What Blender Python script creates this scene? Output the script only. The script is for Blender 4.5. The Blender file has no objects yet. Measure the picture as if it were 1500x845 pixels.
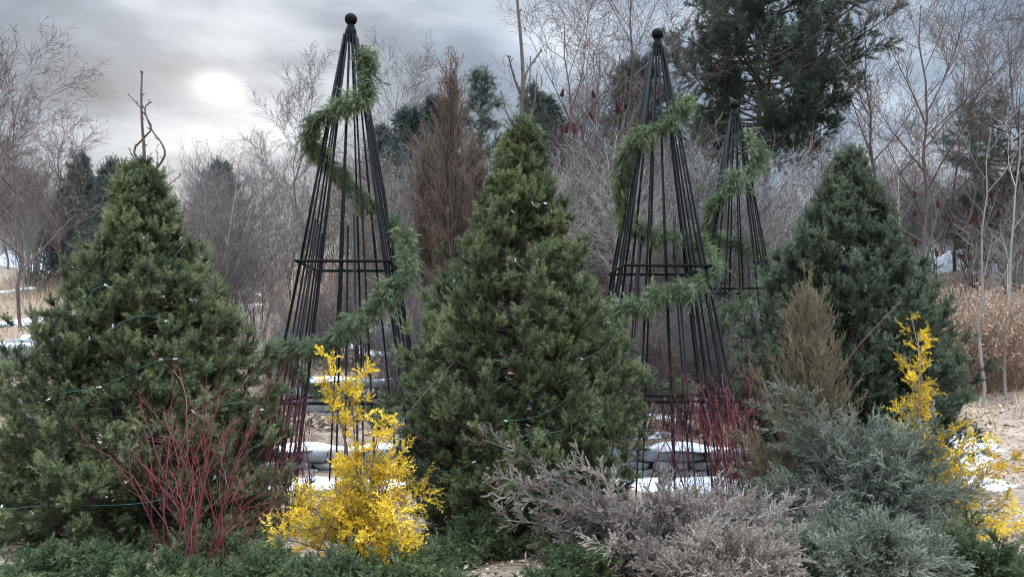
import bpy, math
import numpy as np

S = bpy.context.scene
C = S.collection
R = math.radians
PI = math.pi

# ------------------------------------------------------------------ camera
FPX, HOR, CAMZ = 1248.0, 530.0, 1.40          # focal length in photo pixels, horizon row, eye height
cd = bpy.data.cameras.new('camera')
cd.sensor_width = 36.0
cd.lens = 36.0 * FPX / 1500.0
cd.shift_y = (HOR - 422.5) / 1500.0
cd.clip_end = 2000.0
cam = bpy.data.objects.new('camera', cd)
cam.location = (0, 0, CAMZ)
cam.rotation_euler = (R(90), 0, 0)
C.objects.link(cam)
S.camera = cam

# ------------------------------------------------------------------ exposure
S.view_settings.view_transform = 'Standard'
S.view_settings.look = 'None'
S.view_settings.gamma = 1.0
S.view_settings.use_curve_mapping = False
S.view_settings.exposure = 1.0
S.cycles.use_denoising = True
S.cycles.filter_width = 1.1
S.cycles.max_bounces = 5
S.cycles.transparent_max_bounces = 4
S.cycles.sample_clamp_indirect = 4.0

# ------------------------------------------------------------------ overcast sky and veiled sun
SUN_AZ = math.atan2(325 - 750, FPX)           # left of the view axis
SUN_EL = math.atan2(530 - 130, math.hypot(FPX, 425))
SUN_DIR = np.array([math.sin(SUN_AZ) * math.cos(SUN_EL), math.cos(SUN_AZ) * math.cos(SUN_EL), math.sin(SUN_EL)])
W = bpy.data.worlds.new('World')
S.world = W
W.use_nodes = True
nt = W.node_tree
nt.nodes.clear()


def N(t, **k):
    n = nt.nodes.new(t)
    for a, v in k.items():
        setattr(n, a, v)
    return n


def plug(sock, v):
    if hasattr(v, 'links') or isinstance(v, bpy.types.NodeSocket):
        nt.links.new(v, sock)
    else:
        sock.default_value = v


def M(op, a, b=0.0, c=0.0, clamp=False):
    n = N('ShaderNodeMath', operation=op)
    n.use_clamp = clamp
    plug(n.inputs[0], a)
    plug(n.inputs[1], b)
    plug(n.inputs[2], c)
    return n.outputs[0]


def VM(op, a, b=(0, 0, 0)):
    n = N('ShaderNodeVectorMath', operation=op)
    plug(n.inputs[0], a)
    plug(n.inputs[1], b)
    return n


gen = N('ShaderNodeTexCoord').outputs['Generated']
d = VM('NORMALIZE', gen).outputs[0]
sep = N('ShaderNodeSeparateXYZ')
nt.links.new(d, sep.inputs[0])
dx, dy, dz = sep.outputs
zc = M('MAXIMUM', dz, 0.0)
den = M('ADD', zc, 0.22)
comb = N('ShaderNodeCombineXYZ')
nt.links.new(M('DIVIDE', dx, den), comb.inputs[0])
nt.links.new(M('MULTIPLY', M('DIVIDE', dy, den), 1.0), comb.inputs[1])
nt.links.new(M('MULTIPLY', zc, 2.2), comb.inputs[2])
n1 = N('ShaderNodeTexNoise')
nt.links.new(comb.outputs[0], n1.inputs['Vector'])
n1.inputs['Scale'].default_value = 1.35
n1.inputs['Detail'].default_value = 5.0
n1.inputs['Roughness'].default_value = 0.5
n1.inputs['Distortion'].default_value = 0.25
n2 = N('ShaderNodeTexNoise')
nt.links.new(VM('ADD', comb.outputs[0], (7.3, 2.1, 0.4)).outputs[0], n2.inputs['Vector'])
n2.inputs['Scale'].default_value = 3.2
n2.inputs['Detail'].default_value = 4.0
n2.inputs['Roughness'].default_value = 0.55


def pix_dir(px, py):
    v = np.array([(px - 750) / FPX, 1.0, (HOR - py) / FPX])
    return v / np.linalg.norm(v)


def blob(px, py, sx, sz, amp, wob=0.0):
    c = pix_dir(px, py)
    v = VM('SUBTRACT', d, tuple(c))
    v = VM('MULTIPLY', v.outputs[0], (1 / sx, 1 / sx, 1 / sz))
    q = VM('DOT_PRODUCT', v.outputs[0], v.outputs[0])
    e = q.outputs['Value']
    if wob:
        e = M('MULTIPLY', e, M('ADD', 1.0, M('MULTIPLY', M('SUBTRACT', n2.outputs[0], 0.5), wob)))
    return M('MULTIPLY', M('EXPONENT', M('MULTIPLY', e, -1.0)), amp)


val = M('MULTIPLY', M('SUBTRACT', n1.outputs[0], 0.5), 2.1)
val = M('ADD', val, M('MULTIPLY', M('SUBTRACT', n2.outputs[0], 0.5), 1.0))
val = M('ADD', val, 0.42)
for b in ((330, 205, .09, .03, .08, 1.0), (800, 90, .08, .06, .45, 1.2), (690, 90, .05, .05, -.10, 1.0), (120, 110, .12, .06, -.15, 1.0),
          (640, 20, .10, .04, .10, 1.0), (60, 250, .08, .08, .10, 1.0), (1400, 60, .15, .12, .12, 1.0)):
    val = M('ADD', val, blob(*b))
ramp = N('ShaderNodeValToRGB')
cr = ramp.color_ramp
cr.elements[0].position = 0.05
cr.elements[0].color = (0.066, 0.092, 0.128, 1)
cr.elements[1].position = 1.0
cr.elements[1].color = (0.47, 0.52, 0.58, 1)
e = cr.elements.new(0.45)
e.color = (0.172, 0.216, 0.278, 1)
nt.links.new(val, ramp.inputs[0])
glow = M('ADD', blob(320, 128, .019, .0115, .50, 3.2), blob(330, 140, .055, .028, .11, 2.4))
glow = M('MULTIPLY', glow, M('ADD', .15, M('MULTIPLY', n2.outputs[0], 1.7)))
gl = N('ShaderNodeMix', data_type='RGBA', blend_type='ADD')
gl.inputs[0].default_value = 1.0
nt.links.new(ramp.outputs[0], gl.inputs[6])
gcol = N('ShaderNodeMix', data_type='RGBA', blend_type='MULTIPLY')
gcol.inputs[0].default_value = 1.0
gcol.inputs[6].default_value = (1.0, 0.99, 0.97, 1)
nt.links.new(glow, gcol.inputs[7])
nt.links.new(gcol.outputs[2], gl.inputs[7])
# an overcast sky is brightest overhead; boosted further to light the foreground
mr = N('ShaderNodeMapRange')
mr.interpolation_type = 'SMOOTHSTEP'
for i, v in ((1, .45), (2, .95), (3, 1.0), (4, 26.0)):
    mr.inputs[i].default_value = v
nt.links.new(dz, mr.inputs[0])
# extra brightness added to the unseen sky behind the camera, filling front-facing surfaces
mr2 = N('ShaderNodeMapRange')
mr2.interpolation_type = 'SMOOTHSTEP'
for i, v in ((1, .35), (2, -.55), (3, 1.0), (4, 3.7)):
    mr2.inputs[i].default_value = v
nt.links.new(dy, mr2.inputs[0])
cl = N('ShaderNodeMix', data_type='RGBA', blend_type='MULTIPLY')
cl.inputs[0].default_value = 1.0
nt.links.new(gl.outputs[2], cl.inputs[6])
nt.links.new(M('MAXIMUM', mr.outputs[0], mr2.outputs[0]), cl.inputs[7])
sky = N('ShaderNodeTexSky', sky_type='NISHITA')
sky.sun_disc = False
sky.sun_elevation = SUN_EL
sky.sun_rotation = SUN_AZ
sky.air_density = 1.5
sky.dust_density = 3.0
bg1 = N('ShaderNodeBackground')
nt.links.new(sky.outputs[0], bg1.inputs[0])
bg1.inputs[1].default_value = 0.05
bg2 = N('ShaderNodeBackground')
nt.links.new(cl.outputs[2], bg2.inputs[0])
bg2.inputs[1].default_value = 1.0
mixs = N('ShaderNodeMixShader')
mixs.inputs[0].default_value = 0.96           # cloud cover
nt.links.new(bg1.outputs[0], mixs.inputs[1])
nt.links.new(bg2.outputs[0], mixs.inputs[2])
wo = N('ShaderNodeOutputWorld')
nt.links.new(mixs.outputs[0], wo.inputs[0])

sl = bpy.data.lights.new('sun', 'SUN')
sl.energy = 1.4
sl.angle = R(14)
sl.color = (1.0, 0.95, 0.87)
so = bpy.data.objects.new('sun', sl)
from mathutils import Vector
so.rotation_euler = Vector(SUN_DIR).to_track_quat('Z', 'Y').to_euler()
so.location = (-6, 20, 12)
C.objects.link(so)

# ------------------------------------------------------------------ helpers
G = np.random.default_rng(11)


def seed(s):
    global G
    G = np.random.default_rng(s)


def pt(px, py, D):
    """photo pixel at a given distance -> world point"""
    return np.array([(px - 750) / FPX * D, D, CAMZ + (HOR - py) / FPX * D])


def nrm(v):
    return v / np.maximum(np.linalg.norm(v, axis=-1, keepdims=True), 1e-9)


def sstep(a, b, x):
    t = np.clip((x - a) / (b - a), 0, 1)
    return t * t * (3 - 2 * t)


class MB:
    """collects blocks of geometry and links them as ONE mesh object"""

    def __init__(self):
        self.v, self.f, self.t, self.n = [], [], [], 0

    def add(self, v, f, tint=0.5):
        v = np.asarray(v, float).reshape(-1, 3)
        f = np.asarray(f, int)
        if len(f) == 0:
            return self
        self.v.append(v)
        self.f.append(f + self.n)
        self.t.append(np.broadcast_to(np.asarray(tint, float), (len(v),)))
        self.n += len(v)
        return self

    def tubes(self, P, Rr, sides=4, tint=0.5, cap=False):
        """P (N,K,3) centre lines, Rr (N,K) radii"""
        P = np.asarray(P, float)
        Rr = np.asarray(Rr, float)
        if P.ndim == 2:
            P, Rr = P[None], Rr[None]
        n, k, _ = P.shape
        if n == 0:
            return self
        T = np.empty_like(P)
        T[:, 1:-1] = P[:, 2:] - P[:, :-2]
        T[:, 0] = P[:, 1] - P[:, 0]
        T[:, -1] = P[:, -1] - P[:, -2]
        T = nrm(T)
        ref = np.where(np.abs(nrm(P[:, -1] - P[:, 0])[:, 2:3]) > .8, np.array([[1.0, 0.1, 0]]), np.array([[0, 0.1, 1.0]]))[:, None, :]
        U = nrm(np.cross(T, np.broadcast_to(ref, T.shape)))
        V = np.cross(T, U)
        a = np.arange(sides) / sides * 2 * PI
        ring = U[:, :, None] * np.cos(a)[None, None, :, None] + V[:, :, None] * np.sin(a)[None, None, :, None]
        vv = P[:, :, None] + ring * Rr[:, :, None, None]
        idx = np.arange(n * k * sides).reshape(n, k, sides)
        q = np.stack([idx[:, :-1], np.roll(idx[:, :-1], -1, 2), np.roll(idx[:, 1:], -1, 2), idx[:, 1:]], -1).reshape(-1, 4)
        tt = tint
        if np.ndim(tint) == 1:
            tt = np.repeat(tint, k * sides)
        self.add(vv.reshape(-1, 3), q, tt)
        if cap:
            for e in (0, k - 1):
                c = idx[:, e] + (self.n - n * k * sides)
                base = self.n
                self.v.append(P[:, e].copy())
                self.t.append(np.full(n, .5))
                self.n += n
                ci = base + np.arange(n)[:, None] * np.ones((1, sides), int)
                f = np.stack([ci, c, np.roll(c, -1, 1)], -1).reshape(-1, 3)
                self.f.append(f)
        return self

    def blades(self, B, D, L, Wd, tint=0.5, shape='tri', normal=None):
        """leaf blades: base B (n,3), direction D, length L, width Wd"""
        n = len(B)
        if n == 0:
            return self
        L = np.broadcast_to(np.asarray(L, float), (n,))[:, None]
        Wd = np.broadcast_to(np.asarray(Wd, float), (n,))[:, None]
        rn = G.normal(size=(n, 3)) if normal is None else normal + G.normal(size=(n, 3)) * .45
        s = nrm(np.cross(D, rn))
        if shape == 'tri':
            v = np.stack([B - s * Wd / 2, B + s * Wd / 2, B + D * L], 1)
            f = np.arange(n * 3).reshape(n, 3)
            k = 3
        else:
            m = B + D * L * .5
            v = np.stack([B, m + s * Wd / 2, B + D * L, m - s * Wd / 2], 1)
            f = np.arange(n * 4).reshape(n, 4)
            k = 4
        tt = np.repeat(np.broadcast_to(np.asarray(tint, float), (n,)), k)
        return self.add(v.reshape(-1, 3), f, tt)

    def box(self, c, s, tint=.5):
        c = np.asarray(c, float)
        s = np.asarray(s, float) / 2
        v = np.array([[x, y, z] for x in (-1, 1) for y in (-1, 1) for z in (-1, 1)]) * s + c
        f = [[0, 1, 3, 2], [4, 6, 7, 5], [0, 4, 5, 1], [2, 3, 7, 6], [0, 2, 6, 4], [1, 5, 7, 3]]
        return self.add(v, f, tint)

    def ball(self, c, r, seg=14, rings=9, tint=.5):
        r = np.broadcast_to(np.asarray(r, float), (3,))
        th = np.linspace(0, PI, rings)
        ph = np.arange(seg) / seg * 2 * PI
        v = np.stack([np.sin(th)[:, None] * np.cos(ph), np.sin(th)[:, None] * np.sin(ph), np.cos(th)[:, None] * np.ones(seg)], -1) * r + np.asarray(c)
        i = np.arange(rings * seg).reshape(rings, seg)
        q = np.stack([i[:-1], i[1:], np.roll(i[1:], -1, 1), np.roll(i[:-1], -1, 1)], -1).reshape(-1, 4)
        return self.add(v.reshape(-1, 3), q, tint)

    def mesh(self, name, mat, smooth=False):
        me = bpy.data.meshes.new(name)
        v = np.concatenate(self.v)
        tint = np.concatenate(self.t)
        starts, loops, off = [], [], 0
        for f in self.f:
            k = f.shape[1]
            starts.append(off + np.arange(len(f)) * k)
            loops.append(f.reshape(-1))
            off += f.size
        starts = np.concatenate(starts).astype(np.int32)
        loops = np.concatenate(loops).astype(np.int32)
        me.vertices.add(len(v))
        me.vertices.foreach_set('co', v.astype(np.float32).reshape(-1))
        me.loops.add(len(loops))
        me.loops.foreach_set('vertex_index', loops)
        me.polygons.add(len(starts))
        me.polygons.foreach_set('loop_start', starts)
        if smooth:
            me.polygons.foreach_set('use_smooth', np.ones(len(starts), bool))
        me.update(calc_edges=True)
        me.validate()
        if len(me.vertices) == len(tint):
            at = me.attributes.new('tint', 'FLOAT', 'POINT')
            at.data.foreach_set('value', tint.astype(np.float32))
        me.materials.append(mat)
        return me

    def build(self, name, mat, parent=None, smooth=False):
        o = bpy.data.objects.new(name, self.mesh(name, mat, smooth))
        C.objects.link(o)
        if parent is not None:
            o.parent = parent
        return o


def tag(o, label=None, cat=None, group=None, kind=None):
    for k, v in (('label', label), ('category', cat), ('group', group), ('kind', kind)):
        if v:
            o[k] = v
    return o


def thing(name, loc, label, cat, group=None, rz=0.0, sc=1.0):
    o = bpy.data.objects.new(name, None)
    o.empty_display_size = .2
    o.location = loc
    o.rotation_euler = (0, 0, rz)
    o.scale = (sc, sc, sc)
    C.objects.link(o)
    return tag(o, label, cat, group)


def dup(src, loc, rz=0.0, sc=1.0, label=None, group=None):
    r = src.copy()
    C.objects.link(r)
    r.location = loc
    r.rotation_euler = (0, 0, rz)
    r.scale = (sc, sc, sc) if np.isscalar(sc) else sc
    if label:
        r['label'] = label
    if group:
        r['group'] = group
    for ch in list(src.children):
        c = ch.copy()
        C.objects.link(c)
        c.parent = r
        for g in list(ch.children):
            e2 = g.copy()
            C.objects.link(e2)
            e2.parent = c
    return r


# ---- growth: children sampled along parent curves
def at_t(P, t):
    n, k, _ = P.shape
    u = np.clip(t, 0, .9999) * (k - 1)
    i = u.astype(int)
    fr = (u - i)[..., None]
    r = np.arange(n)[:, None]
    a, b = P[r, i], P[r, i + 1]
    return a + (b - a) * fr, nrm(b - a), i, fr[..., 0]


def grow(P, Rr, n, t0, t1, ang, L, k=4, up=0.0, wig=.12, rr=.6, tip=.35, flat=0.0, jit=.3, rmin=0.0):
    N_ = len(P)
    t = t0 + (t1 - t0) * (np.arange(n)[None] + G.random((N_, n))) / n
    pos, tan, i, fr = at_t(P, t)
    ri = np.arange(N_)[:, None]
    r0 = Rr[ri, i] * (1 - fr) + Rr[ri, i + 1] * fr
    rp = G.normal(size=(N_, n, 3))
    rp[..., 2] *= (1 - flat)
    per = nrm(rp - (rp * tan).sum(-1, keepdims=True) * tan)
    a = (ang * (1 + jit * .6 * G.normal(size=(N_, n))))[..., None]
    dd = nrm(tan * np.cos(a) + per * np.sin(a))
    ln = L(t) if callable(L) else np.broadcast_to(np.asarray(L, float), t.shape)
    ln = ln * (1 + jit * (G.random(t.shape) * 2 - 1))
    out = np.empty((N_, n, k, 3))
    out[:, :, 0] = pos
    st = ln / (k - 1)
    for j in range(1, k):
        out[:, :, j] = out[:, :, j - 1] + dd * st[..., None]
        dd = dd + G.normal(size=dd.shape) * wig
        dd[..., 2] += up
        dd = nrm(dd)
    rad = np.maximum(r0 * rr, rmin)[..., None] * np.linspace(1, tip, k)[None, None]
    return out.reshape(-1, k, 3), rad.reshape(-1, k), np.repeat(np.arange(N_), n), t.reshape(-1)


def needles(mb, P, m, L, Wd, ang, tint, t0=0.0, t1=1.0, shape='tri', jit=.25, flat=0.0, tj=.12):
    """m blades along every curve of P"""
    n = len(P)
    if n == 0:
        return
    t = t0 + (t1 - t0) * (np.arange(m)[None] + G.random((n, m))) / m
    pos, tan, _, _ = at_t(P, t)
    rp = G.normal(size=(n, m, 3))
    rp[..., 2] *= (1 - flat)
    per = nrm(rp - (rp * tan).sum(-1, keepdims=True) * tan)
    a = (ang * (1 + jit * G.normal(size=(n, m))))[..., None]
    dd = nrm(tan * np.cos(a) + per * np.sin(a))
    ln = L * (1 + .3 * (G.random((n, m)) * 2 - 1))
    tt = np.broadcast_to(np.asarray(tint, float).reshape(-1, 1), (n, m)) + (G.random((n, m)) - .5) * 2 * tj
    nm = None
    if flat > .5:
        nm = np.tile(np.array([0, 0, 1.0]), (n * m, 1))
    mb.blades(pos.reshape(-1, 3), dd.reshape(-1, 3), ln.reshape(-1), Wd, np.clip(tt, 0, 1).reshape(-1), shape, nm)


def curve(p, k):
    """resample control points p (m,3) to k points with Catmull-Rom smoothing"""
    p = np.asarray(p, float)
    q = np.concatenate([[2 * p[0] - p[1]], p, [2 * p[-1] - p[-2]]])
    m = len(p) - 1
    u = np.linspace(0, m - 1e-6, k)
    i = u.astype(int)
    f = (u - i)[:, None]
    a, b, c, e = q[i], q[i + 1], q[i + 2], q[i + 3]
    return .5 * (2 * b + (c - a) * f + (2 * a - 5 * b + 4 * c - e) * f ** 2 + (3 * b - a - 3 * c + e) * f ** 3)


# ------------------------------------------------------------------ materials
def mat_leaf(name, cols, rough=.6, trans=.2, spec=.25):
    m = bpy.data.materials.new(name)
    m.use_nodes = True
    t = m.node_tree
    t.nodes.clear()
    at = t.nodes.new('ShaderNodeAttribute')
    at.attribute_name = 'tint'
    rp = t.nodes.new('ShaderNodeValToRGB')
    el = rp.color_ramp.elements
    while len(el) < len(cols):
        el.new(.5)
    for i, c in enumerate(cols):
        el[i].position = i / (len(cols) - 1)
        el[i].color = (*c, 1)
    tc = t.nodes.new('ShaderNodeTexCoord')
    nz = t.nodes.new('ShaderNodeTexNoise')
    nz.inputs['Scale'].default_value = 2.3
    nz.inputs['Detail'].default_value = 3
    t.links.new(tc.outputs['Object'], nz.inputs['Vector'])
    ad = t.nodes.new('ShaderNodeMath')
    ad.operation = 'MULTIPLY_ADD'
    t.links.new(nz.outputs[0], ad.inputs[0])
    ad.inputs[1].default_value = .9
    ad.inputs[2].default_value = -.45
    a2 = t.nodes.new('ShaderNodeMath')
    a2.operation = 'ADD'
    a2.use_clamp = True
    t.links.new(ad.outputs[0], a2.inputs[0])
    t.links.new(at.outputs['Fac'], a2.inputs[1])
    t.links.new(a2.outputs[0], rp.inputs[0])
    pb = t.nodes.new('ShaderNodeBsdfPrincipled')
    t.links.new(rp.outputs[0], pb.inputs['Base Color'])
    pb.inputs['Roughness'].default_value = rough
    pb.inputs['Specular IOR Level'].default_value = spec
    out = t.nodes.new('ShaderNodeOutputMaterial')
    if trans > 0:
        tr = t.nodes.new('ShaderNodeBsdfTranslucent')
        t.links.new(rp.outputs[0], tr.inputs[0])
        mx = t.nodes.new('ShaderNodeMixShader')
        mx.inputs[0].default_value = trans
        t.links.new(pb.outputs[0], mx.inputs[1])
        t.links.new(tr.outputs[0], mx.inputs[2])
        t.links.new(mx.outputs[0], out.inputs[0])
    else:
        t.links.new(pb.outputs[0], out.inputs[0])
    return m


def mat_noise(name, cols, scale=6.0, rough=.8, bump=.3, spec=.2, detail=6.0, metal=0.0):
    m = bpy.data.materials.new(name)
    m.use_nodes = True
    t = m.node_tree
    pb = t.nodes['Principled BSDF']
    tc = t.nodes.new('ShaderNodeTexCoord')
    nz = t.nodes.new('ShaderNodeTexNoise')
    nz.inputs['Scale'].default_value = scale
    nz.inputs['Detail'].default_value = detail
    nz.inputs['Roughness'].default_value = .62
    t.links.new(tc.outputs['Object'], nz.inputs['Vector'])
    rp = t.nodes.new('ShaderNodeValToRGB')
    el = rp.color_ramp.elements
    while len(el) < len(cols):
        el.new(.5)
    for i, c in enumerate(cols):
        el[i].position = .3 + .4 * i / (len(cols) - 1)
        el[i].color = (*c, 1)
    t.links.new(nz.outputs[0], rp.inputs[0])
    t.links.new(rp.outputs[0], pb.inputs['Base Color'])
    pb.inputs['Roughness'].default_value = rough
    pb.inputs['Specular IOR Level'].default_value = spec
    pb.inputs['Metallic'].default_value = metal
    if bump:
        bp = t.nodes.new('ShaderNodeBump')
        bp.inputs['Strength'].default_value = bump
        bp.inputs['Distance'].default_value = .02
        t.links.new(nz.outputs[0], bp.inputs['Height'])
        t.links.new(bp.outputs[0], pb.inputs['Normal'])
    return m


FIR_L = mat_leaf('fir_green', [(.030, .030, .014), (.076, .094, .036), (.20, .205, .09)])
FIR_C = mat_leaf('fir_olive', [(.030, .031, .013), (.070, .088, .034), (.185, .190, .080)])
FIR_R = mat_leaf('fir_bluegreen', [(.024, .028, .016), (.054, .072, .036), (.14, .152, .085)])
CEDAR = mat_leaf('garland_green', [(.034, .048, .020), (.105, .135, .058), (.29, .31, .15)])
YELLOW = mat_leaf('gold_leaf', [(.15, .12, .02), (.44, .27, .018), (.76, .50, .032), (.92, .73, .19)], trans=.35)
JUN_BROWN = mat_leaf('juniper_brown', [(.050, .042, .030), (.13, .098, .076), (.235, .182, .144), (.40, .325, .26)])
JUN_TAN = mat_leaf('juniper_tan', [(.06, .048, .034), (.155, .116, .086), (.26, .20, .150), (.43, .35, .27)])
JUN_GREY = mat_leaf('juniper_grey', [(.032, .042, .022), (.080, .092, .055), (.138, .145, .098), (.25, .25, .18)])
JUN_DARK = mat_leaf('juniper_dark', [(.022, .036, .014), (.060, .082, .030), (.155, .17, .075)])
JUN_CONE = mat_leaf('juniper_bronze', [(.07, .055, .030), (.165, .125, .065), (.27, .21, .115)])
RUST = mat_leaf('rust_leaf', [(.055, .038, .026), (.12, .075, .045), (.19, .12, .07)])
SPRUCE = mat_leaf('spruce_dark', [(.018, .028, .022), (.035, .050, .038), (.065, .082, .060)])
PINE = mat_leaf('pine_green', [(.022, .034, .022), (.050, .064, .040), (.095, .108, .068)])
DRY = mat_leaf('dry_leaf', [(.20, .13, .08), (.36, .25, .16), (.52, .40, .28)], trans=.3)
BARK = mat_leaf('bark_grey', [(.040, .033, .028), (.085, .071, .061), (.155, .133, .116)], trans=0, rough=.85)
BARK_BR = mat_leaf('bark_brown', [(.042, .028, .023), (.088, .059, .049), (.155, .110, .091)], trans=0, rough=.85)
BARK_PALE = mat_leaf('bark_pale', [(.10, .082, .066), (.19, .16, .132), (.30, .265, .225)], trans=0, rough=.8)
BARK_DK = mat_leaf('bark_dark', [(.035, .027, .022), (.07, .055, .045), (.11, .09, .075)], trans=0, rough=.85)
RED = mat_leaf('dogwood_red', [(.055, .010, .011), (.125, .015, .017), (.205, .040, .036)], trans=0, rough=.5, spec=.4)
RED_DK = mat_leaf('dogwood_dark', [(.04, .009, .011), (.09, .015, .019), (.15, .04, .036)], trans=0, rough=.5, spec=.4)
SUMAC = mat_leaf('sumac_red', [(.045, .014, .012), (.095, .024, .02), (.14, .045, .035)], trans=.1)
IRON = mat_noise('black_iron', [(.003, .003, .0032), (.008, .0068, .006)], 25, .75, .3, .08)
SNOW = mat_noise('snow_white', [(.30, .265, .23), (.50, .49, .48), (.66, .67, .69), (.76, .78, .81)], 7, .8, .9, .2, 10)
STONE = mat_noise('field_stone', [(.07, .068, .066), (.15, .146, .142), (.25, .24, .23)], 5, .85, .8)
WIRE = mat_noise('green_wire', [(.02, .10, .075), (.04, .16, .12)], 20, .4, 0, .5)
BULB = mat_noise('clear_bulb', [(.75, .78, .76), (.85, .86, .85)], 20, .15, 0, .6)
CHIP = mat_leaf('wood_chip', [(.14, .085, .05), (.34, .23, .15), (.58, .46, .35)], trans=0, rough=.8)


# ------------------------------------------------------------------ terrain
def lump(x, y, s, ph=0.0):
    return (np.sin(x * s + 1.3 * np.sin(y * s * .7 + ph) + ph) * np.cos(y * s * .9 + 1.1 * np.sin(x * s * .6 + 2 * ph)))


def T(x, y):
    x = np.asarray(x, float)
    y = np.asarray(y, float)
    ter = .42 * sstep(10.46, 10.62, y) + .18 * np.clip((y - 10.6) / 2.0, 0, 1) + .62 * sstep(12.62, 12.8, y) + .55 * np.clip((y - 12.8) / 2.2, 0, 1)
    gen_ = .95 * np.clip((y - 11.0) / 6.5, 0, 1) + .45 * np.clip((y - 17.5) / 3.0, 0, 1)
    w = sstep(2.4, 3.4, x)
    base = ter * (1 - w) + gen_ * w
    y0 = 15.0 * (1 - w) + 20.0 * w
    top = 1.80 * (1 - w) + 1.4 * w
    rise = np.clip((y - y0) / (28.5 - y0), 0, 1)
    base = base + (5.0 - top) * rise ** 1.15 + .5 * sstep(29, 60, y)
    amp = .05 * sstep(9.2, 10.4, y) + .12 * sstep(16, 24, y)
    return base + amp * (lump(x, y, 1.1) + .5 * lump(x, y, 2.7, 1.0)) + .012 * lump(x, y, 5.0, 2.0)


def grid_mesh(xs, ys, zf):
    X, Y = np.meshgrid(xs, ys)
    v = np.stack([X, Y, zf(X, Y)], -1).reshape(-1, 3)
    i = np.arange(len(xs) * len(ys)).reshape(len(ys), len(xs))
    q = np.stack([i[:-1, :-1], i[:-1, 1:], i[1:, 1:], i[1:, :-1]], -1).reshape(-1, 4)
    return v, q


xs = np.concatenate([-np.geomspace(400, 16, 22), np.arange(-15.6, 15.7, .2), np.geomspace(16, 400, 22)])
ys = np.concatenate([-np.geomspace(200, 1, 12), np.arange(0, 9, .4), np.arange(9, 15.2, .08), np.arange(15.3, 32, .25), np.geomspace(33, 900, 24)])
m = bpy.data.materials.new('leaf_litter')
m.use_nodes = True
t = m.node_tree
pb = t.nodes['Principled BSDF']
pb.inputs['Roughness'].default_value = .95
tc = t.nodes.new('ShaderNodeTexCoord')


def nz_(scale, detail=6):
    n = t.nodes.new('ShaderNodeTexNoise')
    n.inputs['Scale'].default_value = scale
    n.inputs['Detail'].default_value = detail
    n.inputs['Roughness'].default_value = .65
    t.links.new(tc.outputs['Object'], n.inputs['Vector'])
    return n


a, b = nz_(14), nz_(.8)
r1 = t.nodes.new('ShaderNodeValToRGB')
for i, (p_, c_) in enumerate(((.3, (.10, .07, .05)), (.7, (.34, .26, .19)))):
    r1.color_ramp.elements[i].position = p_
    r1.color_ramp.elements[i].color = (*c_, 1)
t.links.new(a.outputs[0], r1.inputs[0])
r2 = t.nodes.new('ShaderNodeValToRGB')
for i, (p_, c_) in enumerate(((.35, (.55, .50, .46)), (.7, (1.15, 1.0, .82)))):
    r2.color_ramp.elements[i].position = p_
    r2.color_ramp.elements[i].color = (*c_, 1)
t.links.new(b.outputs[0], r2.inputs[0])
mu = t.nodes.new('ShaderNodeMix')
mu.data_type = 'RGBA'
mu.blend_type = 'MULTIPLY'
mu.inputs[0].default_value = 1
t.links.new(r1.outputs[0], mu.inputs[6])
t.links.new(r2.outputs[0], mu.inputs[7])
t.links.new(mu.outputs[2], pb.inputs['Base Color'])
bp = t.nodes.new('ShaderNodeBump')
bp.inputs['Strength'].default_value = .8
bp.inputs['Distance'].default_value = .04
t.links.new(a.outputs[0], bp.inputs['Height'])
t.links.new(bp.outputs[0], pb.inputs['Normal'])
LITTER = m
mb = MB()
mb.add(*grid_mesh(xs, ys, T))
tag(mb.build('ground', LITTER, smooth=True), kind='structure')


def snow_patch(cx, cy, rx, ry, label_kind='structure', h=.05, sd=0, rot=0.0):
    """an uneven sheet of old snow lying on the ground"""
    seed(900 + sd)
    nr, na = 9, 44
    a = np.arange(na) / na * 2 * PI
    edge = 1 + .22 * np.sin(2 * a + G.random() * 6) + .16 * np.sin(3 * a + G.random() * 6) + .13 * np.sin(5 * a + G.random() * 6) + .10 * np.sin(9 * a + G.random() * 6) + .05 * np.sin(15 * a)
    rr = np.linspace(0, 1, nr)[:, None]
    ex, ey = np.cos(a) * edge * rx * rr, np.sin(a) * edge * ry * rr
    x = cx + ex * math.cos(rot) - ey * math.sin(rot)
    y = cy + ex * math.sin(rot) + ey * math.cos(rot)
    z = T(x, y) + h * (1 - rr ** 4) * (1 + .25 * lump(x, y, 6.0)) - .012
    i = np.arange(nr * na).reshape(nr, na)
    q = np.stack([i[:-1], np.roll(i[:-1], -1, 1), np.roll(i[1:], -1, 1), i[1:]], -1).reshape(-1, 4)
    b = MB()
    b.add(np.stack([x, y, z], -1).reshape(-1, 3), q)
    return tag(b.build('snow', SNOW, smooth=True), kind='structure')


snow_patch(1.75, 9.75, 1.25, .52, sd=1)
snow_patch(-2.1, 9.7, 1.1, .5, sd=2)
snow_patch(6.2, 12.2, .85, .75, h=.08, sd=6)
snow_patch(4.3, 12.4, .5, .4, sd=14)
snow_patch(5.3, 10.0, .6, .5, h=.08, sd=7)
snow_patch(15.8, 27.3, 2.2, .9, h=.55, sd=8)
snow_patch(13.0, 27.4, 1.3, .7, h=.45, sd=9)
snow_patch(-14.6, 26.4, 1.5, .8, h=.50, sd=10, rot=-.35)
snow_patch(-8.6, 14.7, .9, .35, sd=11)
snow_patch(-10.0, 17.5, .8, .4, sd=12)
snow_patch(3.6, 26.0, 1.3, .6, h=.12, sd=13)


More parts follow.
